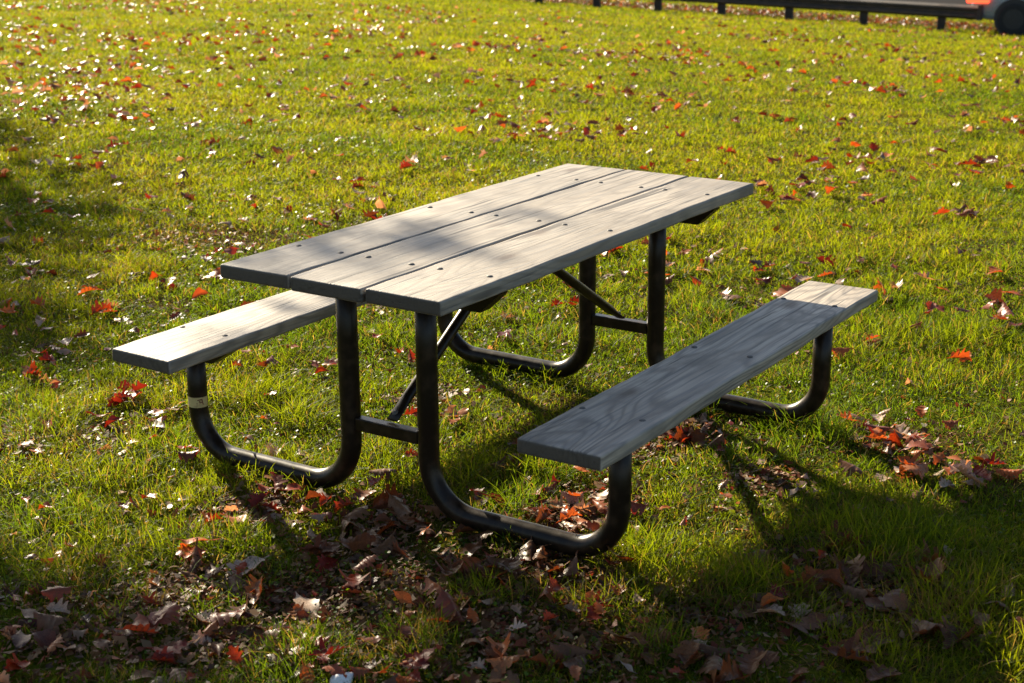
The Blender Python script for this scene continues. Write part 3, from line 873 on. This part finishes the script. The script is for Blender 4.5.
TAN, RED, BRN, RST, PUR = 'pale tan', 'red', 'brown', 'rust orange', 'dark purple-brown'
for a in [
    # inside the front right leg loop
    (565, 512, TAN, .10, 5, .07), (600, 492, TAN, .10, 4, .05), (545, 488, RED, .08, 2, .05), (530, 510, TAN, .08, 3, .06), (620, 415 + 60, RST, .07, 1, 0), (590, 515, BRN, .09, 3, .06), (582, 472, RST, .10, 1, 0), (640, 498, RST, .07, 2, .04),
    # right of the right bench
    (685, 494, TAN, .08, 1, 0), (690, 430, BRN, .09, 4, .07), (700, 425, TAN, .09, 2, .06), (880, 432, RED, .10, 4, .10), (905, 432, TAN, .10, 3, .07), (890, 422, RST, .09, 4, .09), (940, 465, RST, .11, 4, .08), (945, 478, TAN, .1, 3, .07), (920, 470, BRN, .1, 4, .09),
    (855, 340, RST, .09, 3, .12), (870, 345, TAN, .08, 2, .09), (925, 278, TAN, .10, 1, 0), (930, 305, RED, .09, 2, .06), (975, 255, TAN, .08, 1, 0), (1010, 318, RED, .09, 3, .12), (820, 232, RED, .09, 5, .2), (790, 260, RED, .09, 6, .3), (880, 262, RED, .09, 3, .15), (770, 270, BRN, .09, 4, .2), (945, 362, RST, .09, 2, .1), (910, 382, TAN, .07, 1, 0),
    (975, 320, RED, .09, 3, .1), (845, 420, TAN, .08, 2, .06), (735, 470, TAN, .06, 4, .05), (800, 405 + 90, TAN, .05, 3, .04), (790, 470, TAN, .06, 2, .05),
    # shade lower right
    (838, 540, BRN, .17, 1, 0), (868, 575, TAN, .09, 2, .08), (850, 570, BRN, .13, 7, .12), (880, 600, BRN, .13, 8, .14), (800, 610, BRN, .12, 7, .12), (780, 600, RST, .10, 2, .06), (796, 605, TAN, .09, 2, .07), (900, 550, BRN, .09, 3, .08), (870, 655, BRN, .12, 8, .16), (740, 590, BRN, .10, 5, .09), (760, 660, BRN, .12, 7, .14), (700, 640, BRN, .1, 5, .1), (1005, 610, BRN, .11, 2, .06), (1008, 590, TAN, .07, 1, 0), (930, 650, BRN, .12, 5, .14), (690, 672, BRN, .11, 5, .1),
    # front centre
    (540, 575, BRN, .13, 6, .10), (515, 560, BRN, .11, 5, .08), (520, 545, RST, .08, 2, .04), (490, 575, BRN, .12, 5, .1), (560, 585, RST, .08, 3, .05), (420, 612, RED, .12, 2, .04), (410, 605, RST, .1, 2, .06), (480, 605, TAN, .07, 4, .07), (500, 610, BRN, .09, 5, .08), (515, 668, RST, .12, 2, .04), (520, 640, BRN, .10, 5, .09), (490, 645, TAN, .07, 3, .07), (560, 600, RED, .09, 2, .06), (430, 655, RED, .09, 3, .08), (400, 660, TAN, .06, 3, .07), (580, 640, BRN, .11, 6, .1), (620, 655, BRN, .1, 4, .1), (370, 655, RED, .09, 3, .07), (455, 540, BRN, .1, 4, .1),
    (360, 520, BRN, .12, 7, .10), (420, 520, BRN, .12, 8, .10), (330, 545, BRN, .11, 5, .1), (400, 500, BRN, .11, 5, .1), (450, 565, BRN, .1, 4, .1), (320, 515, TAN, .08, 2, .05), (470, 490, PUR, .1, 3, .1), (510, 460, BRN, .09, 2, .1), (540, 445, BRN, .09, 2, .06),
    # front left
    (270, 480, RED, .10, 2, .03), (285, 487, RED, .10, 2, .03), (262, 492, TAN, .08, 2, .04), (282, 500, TAN, .08, 2, .04), (310, 510, RED, .08, 3, .06), (250, 470, RED, .08, 2, .05), (295, 525, BRN, .1, 4, .09),
    (195, 548, RST, .12, 2, .02), (205, 533, TAN, .09, 2, .03), (215, 525, RST, .10, 2, .03), (150, 498, RED, .09, 1, 0), (185, 545, RST, .09, 1, 0), (250, 566, TAN, .13, 1, 0), (175, 580, BRN, .12, 2, .05), (210, 583, BRN, .12, 3, .07), (255, 590, RST, .11, 1, 0), (308, 604, TAN, .14, 1, 0), (325, 570, RED, .12, 3, .06), (290, 610, BRN, .1, 3, .08),
    (140, 628, RED, .13, 2, .03), (165, 618, RED, .10, 2, .05), (130, 600, TAN, .06, 5, .09), (205, 617, TAN, .09, 1, 0), (56, 607, TAN, .10, 1, 0), (40, 620, PUR, .13, 2, .06), (195, 635, RED, .1, 2, .05), (250, 630, RED, .1, 3, .09), (260, 570, TAN, .05, 2, .05), (110, 655, BRN, .1, 4, .1), (8, 630, TAN, .08, 1, 0), (160, 680, TAN, .09, 2, .05), (330, 655, RED, .1, 3, .08), (35, 578, TAN, .04, 4, .06), (60, 560, TAN, .04, 3, .05), (90, 640, BRN, .1, 4, .12), (20, 660, RED, .09, 3, .1), (240, 660, BRN, .09, 4, .1), (290, 640, BRN, .09, 3, .09),
    # left, beside and under the left bench
    (95, 452, TAN, .09, 2, .05), (40, 445, TAN, .09, 2, .06), (25, 440, TAN, .08, 2, .06), (120, 448, TAN, .08, 1, 0), (180, 462, RED, .1, 2, .04), (135, 510, RED, .08, 1, 0), (50, 372, RED, .10, 4, .08), (45, 378, TAN, .09, 2, .05), (60, 350, RED, .09, 3, .08), (100, 405, RED, .09, 4, .08), (150, 395, RED, .10, 5, .09), (162, 418, RST, .09, 2, .03), (145, 420, PUR, .1, 3, .07), (185, 405, TAN, .09, 2, .04), (175, 440, RED, .09, 2, .06), (15, 420, RED, .09, 4, .1), (105, 352, RED, .08, 2, .04), (150, 325, PUR, .09, 4, .12), (75, 345, TAN, .08, 2, .05), (110, 303, TAN, .11, 1, 0), (15, 303, TAN, .11, 1, 0), (40, 315, TAN, .07, 1, 0), (55, 262, PUR, .09, 5, .15), (85, 284, RED, .08, 1, 0), (20, 275, RED, .1, 4, .12), (10, 278, TAN, .08, 2, .08),
    (305, 365, RED, .08, 4, .08), (325, 360, TAN, .09, 2, .03), (280, 350, RST, .08, 3, .1), (300, 455, TAN, .1, 3, .05), (320, 470, TAN, .06, 2, .05), (290, 400, RED, .07, 2, .08), (240, 370, BRN, .08, 4, .12), (455, 412, TAN, .10, 2, .03), (460, 420, RST, .10, 2, .02), (410, 420, RED, .08, 2, .06), (510, 335, RED, .09, 2, .03), (545, 308, TAN, .08, 4, .10), (560, 310, RED, .08, 4, .12), (490, 300, BRN, .08, 3, .1), (460, 390, TAN, .07, 2, .1), (395, 345, RED, .08, 3, .1), (540, 345, TAN, .07, 3, .12),
    # beyond the table
    (255, 243, TAN, .10, 2, .06), (232, 247, RED, .09, 3, .10), (215, 240, RED, .09, 2, .08), (365, 185, RED, .11, 4, .12), (372, 196, RED, .11, 3, .06), (352, 182, RED, .1, 3, .1), (360, 193, TAN, .11, 1, 0), (325, 212, TAN, .1, 2, .08), (430, 128, RED, .11, 4, .15), (420, 132, RED, .1, 3, .1), (268, 200, RED, .1, 3, .08), (300, 203, RED, .1, 2, .1), (140, 212, TAN, .11, 1, 0), (165, 212, TAN, .1, 2, .06), (180, 158, TAN, .12, 1, 0), (150, 128, TAN, .11, 1, 0), (85, 88, TAN, .12, 1, 0), (65, 77, TAN, .12, 2, .1), (35, 103, TAN, .11, 2, .1),
    (215, 142, RED, .12, 2, .06), (305, 150, RED, .11, 2, .06), (60, 210, RED, .11, 4, .12), (25, 238, TAN, .1, 2, .1), (5, 173, TAN, .12, 1, 0), (155, 180, RED, .1, 5, .15), (205, 195, PUR, .1, 4, .15), (255, 160, PUR, .1, 4, .15), (135, 115, RED, .11, 3, .12), (185, 122, RED, .11, 2, .1), (245, 122, RED, .11, 2, .08), (350, 105, TAN, .12, 1, 0), (475, 165, TAN, .11, 2, .08), (450, 160, RED, .1, 3, .12), (520, 140, RED, .1, 3, .15), (800, 128, RED, .12, 2, .06), (796, 130, RST, .1, 1, 0), (655, 165, RED, .1, 2, .08), (760, 160, RED, .1, 5, .2), (780, 155, RED, .09, 4, .2), (905, 172, RED, .1, 2, .08)]:
    put(*a)

for _ in range(210):       # small dry leaves in the worn foreground
    u_, v_ = random.uniform(-10, 720), random.uniform(475, 690)
    if random.random() < (v_ - 440) / 180: put(u_, v_, [BRN, BRN, RED, RST, BRN, TAN, PUR], random.uniform(.045, .08), 1, 0.02)
for c_ in ((570, 508), (890, 430), (935, 468), (690, 430)):
    for _ in range(16): put(c_[0] + random.gauss(0, 22), c_[1] + random.gauss(0, 9), [TAN, TAN, RST, RED, BRN], random.uniform(.06, .10), 1, 0.01)
HAND = len(LEAVES)
# scattered over the rest of the lawn
WT = {'red': .28, 'rust orange': .14, 'brown': .22, 'pale tan': .24, 'dark purple-brown': .14}
x, y, d = scatter(11000, 2.0, 33, 0.85, 0.36)
cl = fbm(x * 0.9, y * 0.9, 301, 3)
px_, py_, _ = to_px(np.stack([x, y, terrain(x, y)], -1))
boost = 1.0 * np.exp(-((px_ - 60) / 160) ** 2 - ((py_ - 90) / 45) ** 2)
p = np.clip((cl - 0.43) * 2.8, 0.05, 1) * np.where(d < 6, 0.42, np.where(d < 9, 0.60, 1.1)) + boost * 0.6
k = (rng.random(len(x)) < p) & (tcoord(x, y) < 25.9)
for a, b in zip(x[k], y[k]):
    nr_ = math.hypot(a - CAM[0], b - CAM[1]) < 6.3
    LEAVES.append((a, b, random.choices(KINDS, [WT[q] for q in KINDS])[0], random.uniform(0.035, 0.075) if nr_ else random.uniform(0.075, 0.13), None))
# litter strip behind the rail
n = 3300
yy_ = rng.uniform(5.0, 30, n); tt = rng.uniform(26.0, 28.0, n)
xx_ = (tt + 0.20 * yy_) / 0.98
STRIP = [(a, b, random.choices(['brown', 'pale tan', 'dark purple-brown', 'rust orange'], [.55, .27, .13, .05])[0], random.uniform(0.07, 0.12), None)
         for a, b, t in zip(xx_, yy_, tt) if t < road_near(b) - 0.1]

GLINT_N = Vector((-0.39, 0.27, 0.66)).normalized()     # half-way between sun and viewer


def leaf_matrix(x, y, size, lift, kind):
    d = math.hypot(x - CAM[0], y - CAM[1])
    z = float(terrain(x, y)) + (lift if lift is not None else random.uniform(0.006, 0.030) + 0.024 * min(1, max(0, (d - 5) / 5)))
    if size > 0.095: z += 0.008
    if kind in ('red', 'rust orange') and d < 6.5: z += 0.016
    tilt = min(abs(random.gauss(0, 0.42)), 1.1)
    a = random.uniform(0, 6.2832)
    nrm = Vector((math.sin(tilt) * math.cos(a), math.sin(tilt) * math.sin(a), math.cos(tilt)))
    q = nrm.to_track_quat('Z', 'Y').to_matrix().to_4x4()
    flip = Matrix.Rotation(math.pi, 4, 'X') if random.random() < 0.35 else Matrix.Identity(4)
    return Matrix.Translation((x, y, z)) @ q @ Matrix.Rotation(random.uniform(0, 6.2832), 4, 'Z') @ flip @ Matrix.Scale(size, 4)


def blocked(x, y):
    """hidden behind the table's boards as the photo sees it, or beneath a tube"""
    for tx in (XN, XF):
        if abs(x - tx) < 0.045 and (0.08 < y < 0.80 or -0.80 < y < -0.08): return True
    return False


info = []
for L_ in LEAVES:
    P = np.array([L_[0], L_[1], float(terrain(L_[0], L_[1])) + 0.03])
    u, v, dz = to_px(P)
    vis = 2 < u[0] < W - 2 and 2 < v[0] < H + 2 and not blocked(L_[0], L_[1])
    info.append((L_[3] / dz[0] if vis else 0, float(u[0]), float(v[0]), float(dz[0])))


def under_boards(x, y, z=0.03):
    """does a board hide this spot from the camera?"""
    P = np.array([x, y, z])
    for ztop, yb0, yb1 in ((ZT, -0.372, 0.372), (ZB, 0.588, 0.833), (ZB, -0.833, -0.588)):
        s = (ztop - 0.02 - P[2]) / (CAM[2] - P[2]); Q = P + (CAM - P) * s
        if abs(Q[0]) < LEN / 2 and yb0 < Q[1] < yb1: return True
    return False


order = sorted(range(len(LEAVES)), key=lambda i: -info[i][0] * (0.0 if under_boards(LEAVES[i][0], LEAVES[i][1]) else 1))
single = set(order[:298])

# which region of the lawn a leaf lies in, told by the things around it
def region(u, v, x, y):
    if v < 215 and u < 560: return 'on the bright lawn beyond the table', 'beyond the table'
    if u > 700 and v < 285: return 'on the bright lawn beyond the right bench', 'beyond the right bench'
    if abs(x) < 0.75 and -0.58 < y < 0.58 and v < 455: return 'under the tabletop between the legs', 'under the table'
    if u < 130 and v < 440: return 'beside the near end of the left bench', 'beside the left bench'
    if u < 350 and v < 340: return 'in the grass just behind the left bench', 'behind the left bench'
    if u < 350 and v < 470: return 'in the grass beneath the left bench', 'beneath the left bench'
    if 430 < u < 650 and 455 < v < 545 and x > XN - 0.05: return 'inside the front leg loop of the right bench', 'inside the right front leg loop'
    if u > 800 and v < 490: return 'in sunny grass right of the right bench', 'right of the right bench'
    if u > 640 and v < 490: return 'just under the right bench', 'under the right bench'
    if u > 660: return 'in the long shaded grass at lower right', 'in the lower right shade'
    if u > 350: return 'in shaded grass before the middle legs', 'in front of the middle legs'
    if v < 545: return 'at the foot of the left front leg', 'by the left front leg'
    return 'in the dappled grass at the lower left', 'in the lower left'


cells = {}
SV, SQ, SC, off = [], [], [], 0
for i in list(range(len(LEAVES))):
    x, y, kind, size, lift = LEAVES[i]
    if i < HAND and lift is None: lift = random.uniform(0.008, 0.036)
    if blocked(x, y) and lift is None: lift = 0.095 if random.random() < 0.5 else 0.02
    M = leaf_matrix(x, y, size, lift, kind)
    si, ci = random.randrange(12), random.randrange(len(COLS[kind]))
    if i in single:
        o = bpy.data.objects.new('fallen_leaf', leaf_mesh(kind, ci, si)); COL.objects.link(o)
        o.matrix_world = M
        nm, g = region(info[i][1], info[i][2], x, y)
        cells.setdefault((kind, nm, g), []).append((o, size, info[i]))
    else:
        V, Q = SHAPES[si]
        Vw = V @ np.array(M.to_3x3()).T + np.array(M.translation)
        SV.append(Vw); SQ.append(Q + off); off += len(V)
        SC.append(np.tile(np.array(COLS[kind][ci]) * random.uniform(0.75, 1.25), (len(V), 1)))
for x, y, kind, size, lift in STRIP:
    M = leaf_matrix(x, y, size, None, kind); si, ci = random.randrange(12), random.randrange(len(COLS[kind]))
    V, Q = SHAPES[si]
    Vw = V @ np.array(M.to_3x3()).T + np.array(M.translation)
    SV.append(Vw); SQ.append(Q + off); off += len(V)
    SC.append(np.tile(np.array(COLS[kind][ci]) * random.uniform(0.7, 1.2), (len(V), 1)))
lit = mesh_np('scattered_leaves', np.concatenate(SV), [np.concatenate(SQ)], LEAF, cols=np.concatenate(SC), smooth=True)
tag(lit, None, None, kind='stuff')


for (kind, nm, g), lst in cells.items():
    lst.sort(key=lambda q: -q[1] / q[2][3])
    grp = f'{kind} leaves {g}'
    for j, (o, size, inf) in enumerate(lst):
        base = f'{kind} fallen leaf {nm}'
        if len(lst) == 1: lab = f'only {base}'
        elif j == 0: lab = f'largest {base}'
        elif j == 1 and len(lst) > 2: lab = f'second largest {base}'
        elif j == len(lst) - 1: lab = f'smallest {base}'
        else: lab = f'middling {base}'
        tag(o, lab, 'leaf', grp)

# crumbs of broken leaf on the bare patches
n = 15000
ci_ = rng.integers(0, len(br), n)
cx_ = np.array([b[0][0] for b in br])[ci_]; cy_ = np.array([b[0][1] for b in br])[ci_]; cr_ = np.array([b[1] for b in br])[ci_]
x = cx_ + rng.normal(0, 0.75, n) * cr_; y = cy_ + rng.normal(0, 0.75, n) * cr_
x2, y2, _ = scatter(14000, 2.0, 9, 1.0); x = np.concatenate([x, x2]); y = np.concatenate([y, y2]); n = len(x)
z = terrain(x, y) + rng.uniform(0.003, 0.02, n)
r = rng.uniform(0.004, 0.012, n) * np.where(rng.random(n) < 0.22, 1.9, 1)
nrm = np.stack([rng.normal(0, .4, n), rng.normal(0, .4, n), np.ones(n)], -1); nrm /= np.linalg.norm(nrm, axis=1)[:, None]
a = np.cross(nrm, rng.normal(size=(n, 3))); a /= np.linalg.norm(a, axis=1)[:, None]; b = np.cross(nrm, a)
c0 = np.stack([x, y, z], -1)
V = np.stack([c0 + a * r[:, None], c0 + b * (r * rng.uniform(.3, .9, n))[:, None], c0 - a * (r * rng.uniform(.5, 1, n))[:, None] + nrm * (r * .4)[:, None], c0 - b * (r * rng.uniform(.3, .9, n))[:, None]], 1).reshape(-1, 3)
b0 = np.arange(n) * 4
pal = np.array([(0.12, 0.055, 0.022), (0.19, 0.10, 0.042), (0.22, 0.135, 0.07), (0.16, 0.04, 0.02), (0.08, 0.045, 0.03)])
cc = pal[rng.integers(0, 5, n)] * rng.uniform(0.7, 1.2, (n, 1))
cr = mesh_np('leaf_litter', V, [np.stack([b0, b0 + 1, b0 + 2, b0 + 3], -1)], CRUMB, cols=np.repeat(cc, 4, 0))
tag(cr, None, None, kind='stuff')

# ------------------------------------------------------------------ pale stone at the lower edge
bm = bmesh.new(); bmesh.ops.create_icosphere(bm, subdivisions=3, radius=1)
for v in bm.verts:
    n_ = float(fbm(v.co.x * 1.4 + 5, v.co.y * 1.4 + v.co.z * 1.1, 7, 2))
    v.co = Vector((v.co.x * 0.031, v.co.y * 0.024, v.co.z * 0.022)) * (0.75 + 0.5 * n_)
STONE = paint_mat('pale_stone', (0.62, 0.60, 0.57), 0.6, 0.4, dirt=(0.36, 0.34, 0.33), dirt_amt=0.8, scale=60, bump=0.3)
sp = spot(342, 682, 0.02)
o = bm_obj('stone', bm, STONE, loc=Vector((sp[0], sp[1], float(terrain(sp[0], sp[1])) + 0.022)), smooth=True)
tag(o, 'small pale grey stone in the grass at the front edge of the lawn', 'stone')

# ------------------------------------------------------------------ trees that shade the lawn (to the left, toward the sun)
SUN = Vector((0.98, 1.90, 1.0))


def tree(name, label, base, height, trunk_r, clumps, leaf_n, leaf_size, seed):
    r = random.Random(seed)
    root = empty(name, base); tag(root, label, 'tree', None)
    B = Vector(base)
    # skeleton
    nodes = []      # (pos, radius)
    bm = bmesh.new()
    cen = sum((c for c, _ in clumps), Vector()) / len(clumps)
    top = Vector((B.x + (cen.x - B.x) * 0.15, B.y + (cen.y - B.y) * 0.15, B.z + height * 0.9))
    tp = []; tr = []
    for k in range(9):
        f = k / 8
        p = B.lerp(top, f) + Vector((r.uniform(-.12, .12), r.uniform(-.12, .12), 0)) * f
        tp.append(p); tr.append(trunk_r * (1.35 - 0.35 * min(1, f * 8)) * (1 - 0.85 * f))
    add_tube(bm, [p - B for p in tp], tr, 14)
    for f0 in range(3, 9): nodes.append((tp[f0], tr[f0]))
    trunk = bm_obj('trunk', bm, BARK, root, smooth=True)
    bm = bmesh.new()
    # limbs reach for the clumps, nearest first
    for c, rad in sorted(clumps, key=lambda q: min((q[0] - p).length for p, _ in nodes)):
        cand = [(p, rr) for p, rr in nodes if rr > 0.012]
        p, rr = min(cand, key=lambda q: (q[0] - c).length + max(0, (q[0].z - c.z)) * 0.8 + 0.02 / q[1])
        l = (c - p).length
        pr = min(rr * 0.6, 0.012 + 0.018 * l)
        pts = []; rad_ = []
        m = max(3, int(l / 0.4))
        for k in range(m + 1):
            f = k / m
            q = p.lerp(c, f) + Vector((r.uniform(-1, 1), r.uniform(-1, 1), r.uniform(-1, 1))) * 0.05 * l * math.sin(math.pi * f) + Vector((0, 0, 0.10 * l * math.sin(math.pi * f)))
            pts.append(q - B); rad_.append(max(0.005, pr * (1 - 0.8 * f)))
            if k and k < m: nodes.append((q, rad_[-1]))
        add_tube(bm, pts, rad_, 6)
    bm_obj('limbs', bm, BARK, root, smooth=True)
    # foliage
    tot = sum(rad ** 2 for _, rad in clumps)
    V, Q, C, off = [], [], [], 0
    for c, rad in clumps:
        for _ in range(int(leaf_n * rad ** 2 / tot) + 3):
            g = Vector((r.gauss(0, .5), r.gauss(0, .5), r.gauss(0, .42))) * rad
            nrm = Vector((r.gauss(0, 1), r.gauss(0, 1), r.gauss(0.5, 1))).normalized()
            a = nrm.orthogonal().normalized(); a.rotate(Matrix.Rotation(r.uniform(0, 6.28), 3, nrm)); b = nrm.cross(a)
            s = leaf_size * r.uniform(.7, 1.3); o_ = c + g - B
            V += [o_ - a * s * .5, o_ + b * s * .30 + nrm * s * .1, o_ + a * s * .5, o_ - b * s * .30 + nrm * s * .1]
            Q.append((off, off + 1, off + 2, off + 3)); off += 4
            cc = [(0.20, 0.05, 0.02), (0.16, 0.07, 0.03), (0.10, 0.09, 0.02), (0.24, 0.11, 0.03)][r.randrange(4)]
            C += [cc] * 4
    mesh_np('crown', np.array([tuple(v) for v in V]), [np.array(Q)], CROWN, root, cols=np.array(C))
    return root


def crosses_table(p, m=0.22):
    for zz, y0, y1 in ((ZT, -0.372, 0.372), (ZB, 0.588, 0.833), (ZB, -0.833, -0.588)):
        qx, qy = p[0] + SUN.x * zz, p[1] + SUN.y * zz
        if abs(qx) < LEN / 2 + m and y0 - m - (0.12 if y0 > 0.5 else 0) < qy < y1 + m + (0.15 if y0 > 0.5 else 0): return True
    return False


def clumps_for(spots, tmin, tmax, n, rad, seed):
    r = random.Random(seed); out_ = []
    for _ in range(n):
        u0, u1, v0, v1, z = r.choice(spots)
        p = spot(r.uniform(u0, u1), r.uniform(v0, v1), z)
        if z == 0 and crosses_table(p): continue
        out_.append((Vector(p) + SUN * r.uniform(tmin, tmax), rad * r.uniform(0.6, 1.4)))
    return out_


front = [(-120, 130, 560, 690, 0)] * 4 + [(60, 330, 580, 690, 0)] * 4 + [(260, 480, 560, 680, 0)] * 4 + [(430, 690, 590, 690, 0)] * 4 + [(-200, 30, 600, 720, 0)] * 2 + [(400, 700, 640, 740, 0)] * 2
topd = [(350, 420, 225, 250, 0.76), (330, 370, 262, 280, 0.76), (495, 530, 205, 225, 0.76), (430, 450, 230, 245, .76)]
c1 = clumps_for(front, 4.6, 6.6, 60, 0.28, 5) + clumps_for(topd, 4.6, 5.6, 6, 0.11, 6)
c1 += [(Vector((random.uniform(-3.2, 0.6), random.uniform(9.4, 12.2), random.uniform(5.0, 7.6))), 0.55) for _ in range(16)]
b1 = (0.3, 10.2); 
tree('oak_tree', 'thin-leaved autumn oak tree standing left of the picnic table toward the sun', (b1[0], b1[1], float(terrain(*b1)) - 0.05), 7.4, 0.17, c1, 2100, 0.11, 3)
left = [(-60, 90, 180, 230, 0)] * 3 + [(-40, 60, 262, 292, 0)] * 2 + [(-20, 60, 325, 350, 0)] * 2 + [(-40, 40, 130, 165, 0)]
c2 = clumps_for(left, 4.5, 6.5, 26, 0.40, 8)
c2 += [(Vector((random.uniform(1.6, 5.0), random.uniform(17.0, 20.0), random.uniform(5.5, 8))), 0.6) for _ in range(14)]
b2 = (4.6, 17.5)
tree('maple_tree', 'red-leaved autumn maple tree farther off behind the oak', (b2[0], b2[1], float(terrain(*b2)) - 0.05), 7.8, 0.18, c2, 3000, 0.13, 4)

# ------------------------------------------------------------------ light
w = bpy.data.worlds.new('World'); scene.world = w; w.use_nodes = True
nt = w.node_tree; bg = nt.nodes['Background']
sky = nt.nodes.new('ShaderNodeTexSky'); sky.sky_type = 'NISHITA'; sky.sun_disc = False
el = math.asin(SUN.normalized().z)
sky.sun_elevation = el; sky.sun_rotation = math.atan2(SUN.x, SUN.y)
nt.links.new(sky.outputs[0], bg.inputs[0]); bg.inputs[1].default_value = 0.055
sl = bpy.data.lights.new('sun', 'SUN'); sl.energy = 5.0; sl.angle = math.radians(0.53); sl.color = (1.0, 0.87, 0.65)
so = bpy.data.objects.new('sun', sl); COL.objects.link(so)
so.rotation_euler = SUN.to_track_quat('Z', 'Y').to_euler(); so.location = SUN * 8

cam = bpy.data.cameras.new('camera'); co = bpy.data.objects.new('camera', cam); COL.objects.link(co)
cam.sensor_width = 36; cam.lens = FPX / W * 36; cam.clip_end = 1000; cam.clip_start = 0.05
Mx = Matrix.Identity(4)
for i in range(3):
    Mx[i][0], Mx[i][1], Mx[i][2], Mx[i][3] = RGT[i], UPV[i], -FWD[i], CAM[i]
co.matrix_world = Mx
cam.dof.use_dof = True; cam.dof.focus_distance = 4.7; cam.dof.aperture_fstop = 6.0
scene.camera = co
vs = scene.view_settings
vs.view_transform = 'Standard'; vs.look = 'None'; vs.exposure = 1.8; vs.gamma = 1
scene.render.resolution_x, scene.render.resolution_y = W, H
scene.cycles.max_bounces = 8; scene.cycles.transmission_bounces = 6; scene.cycles.diffuse_bounces = 4
scene.cycles.use_denoising = True
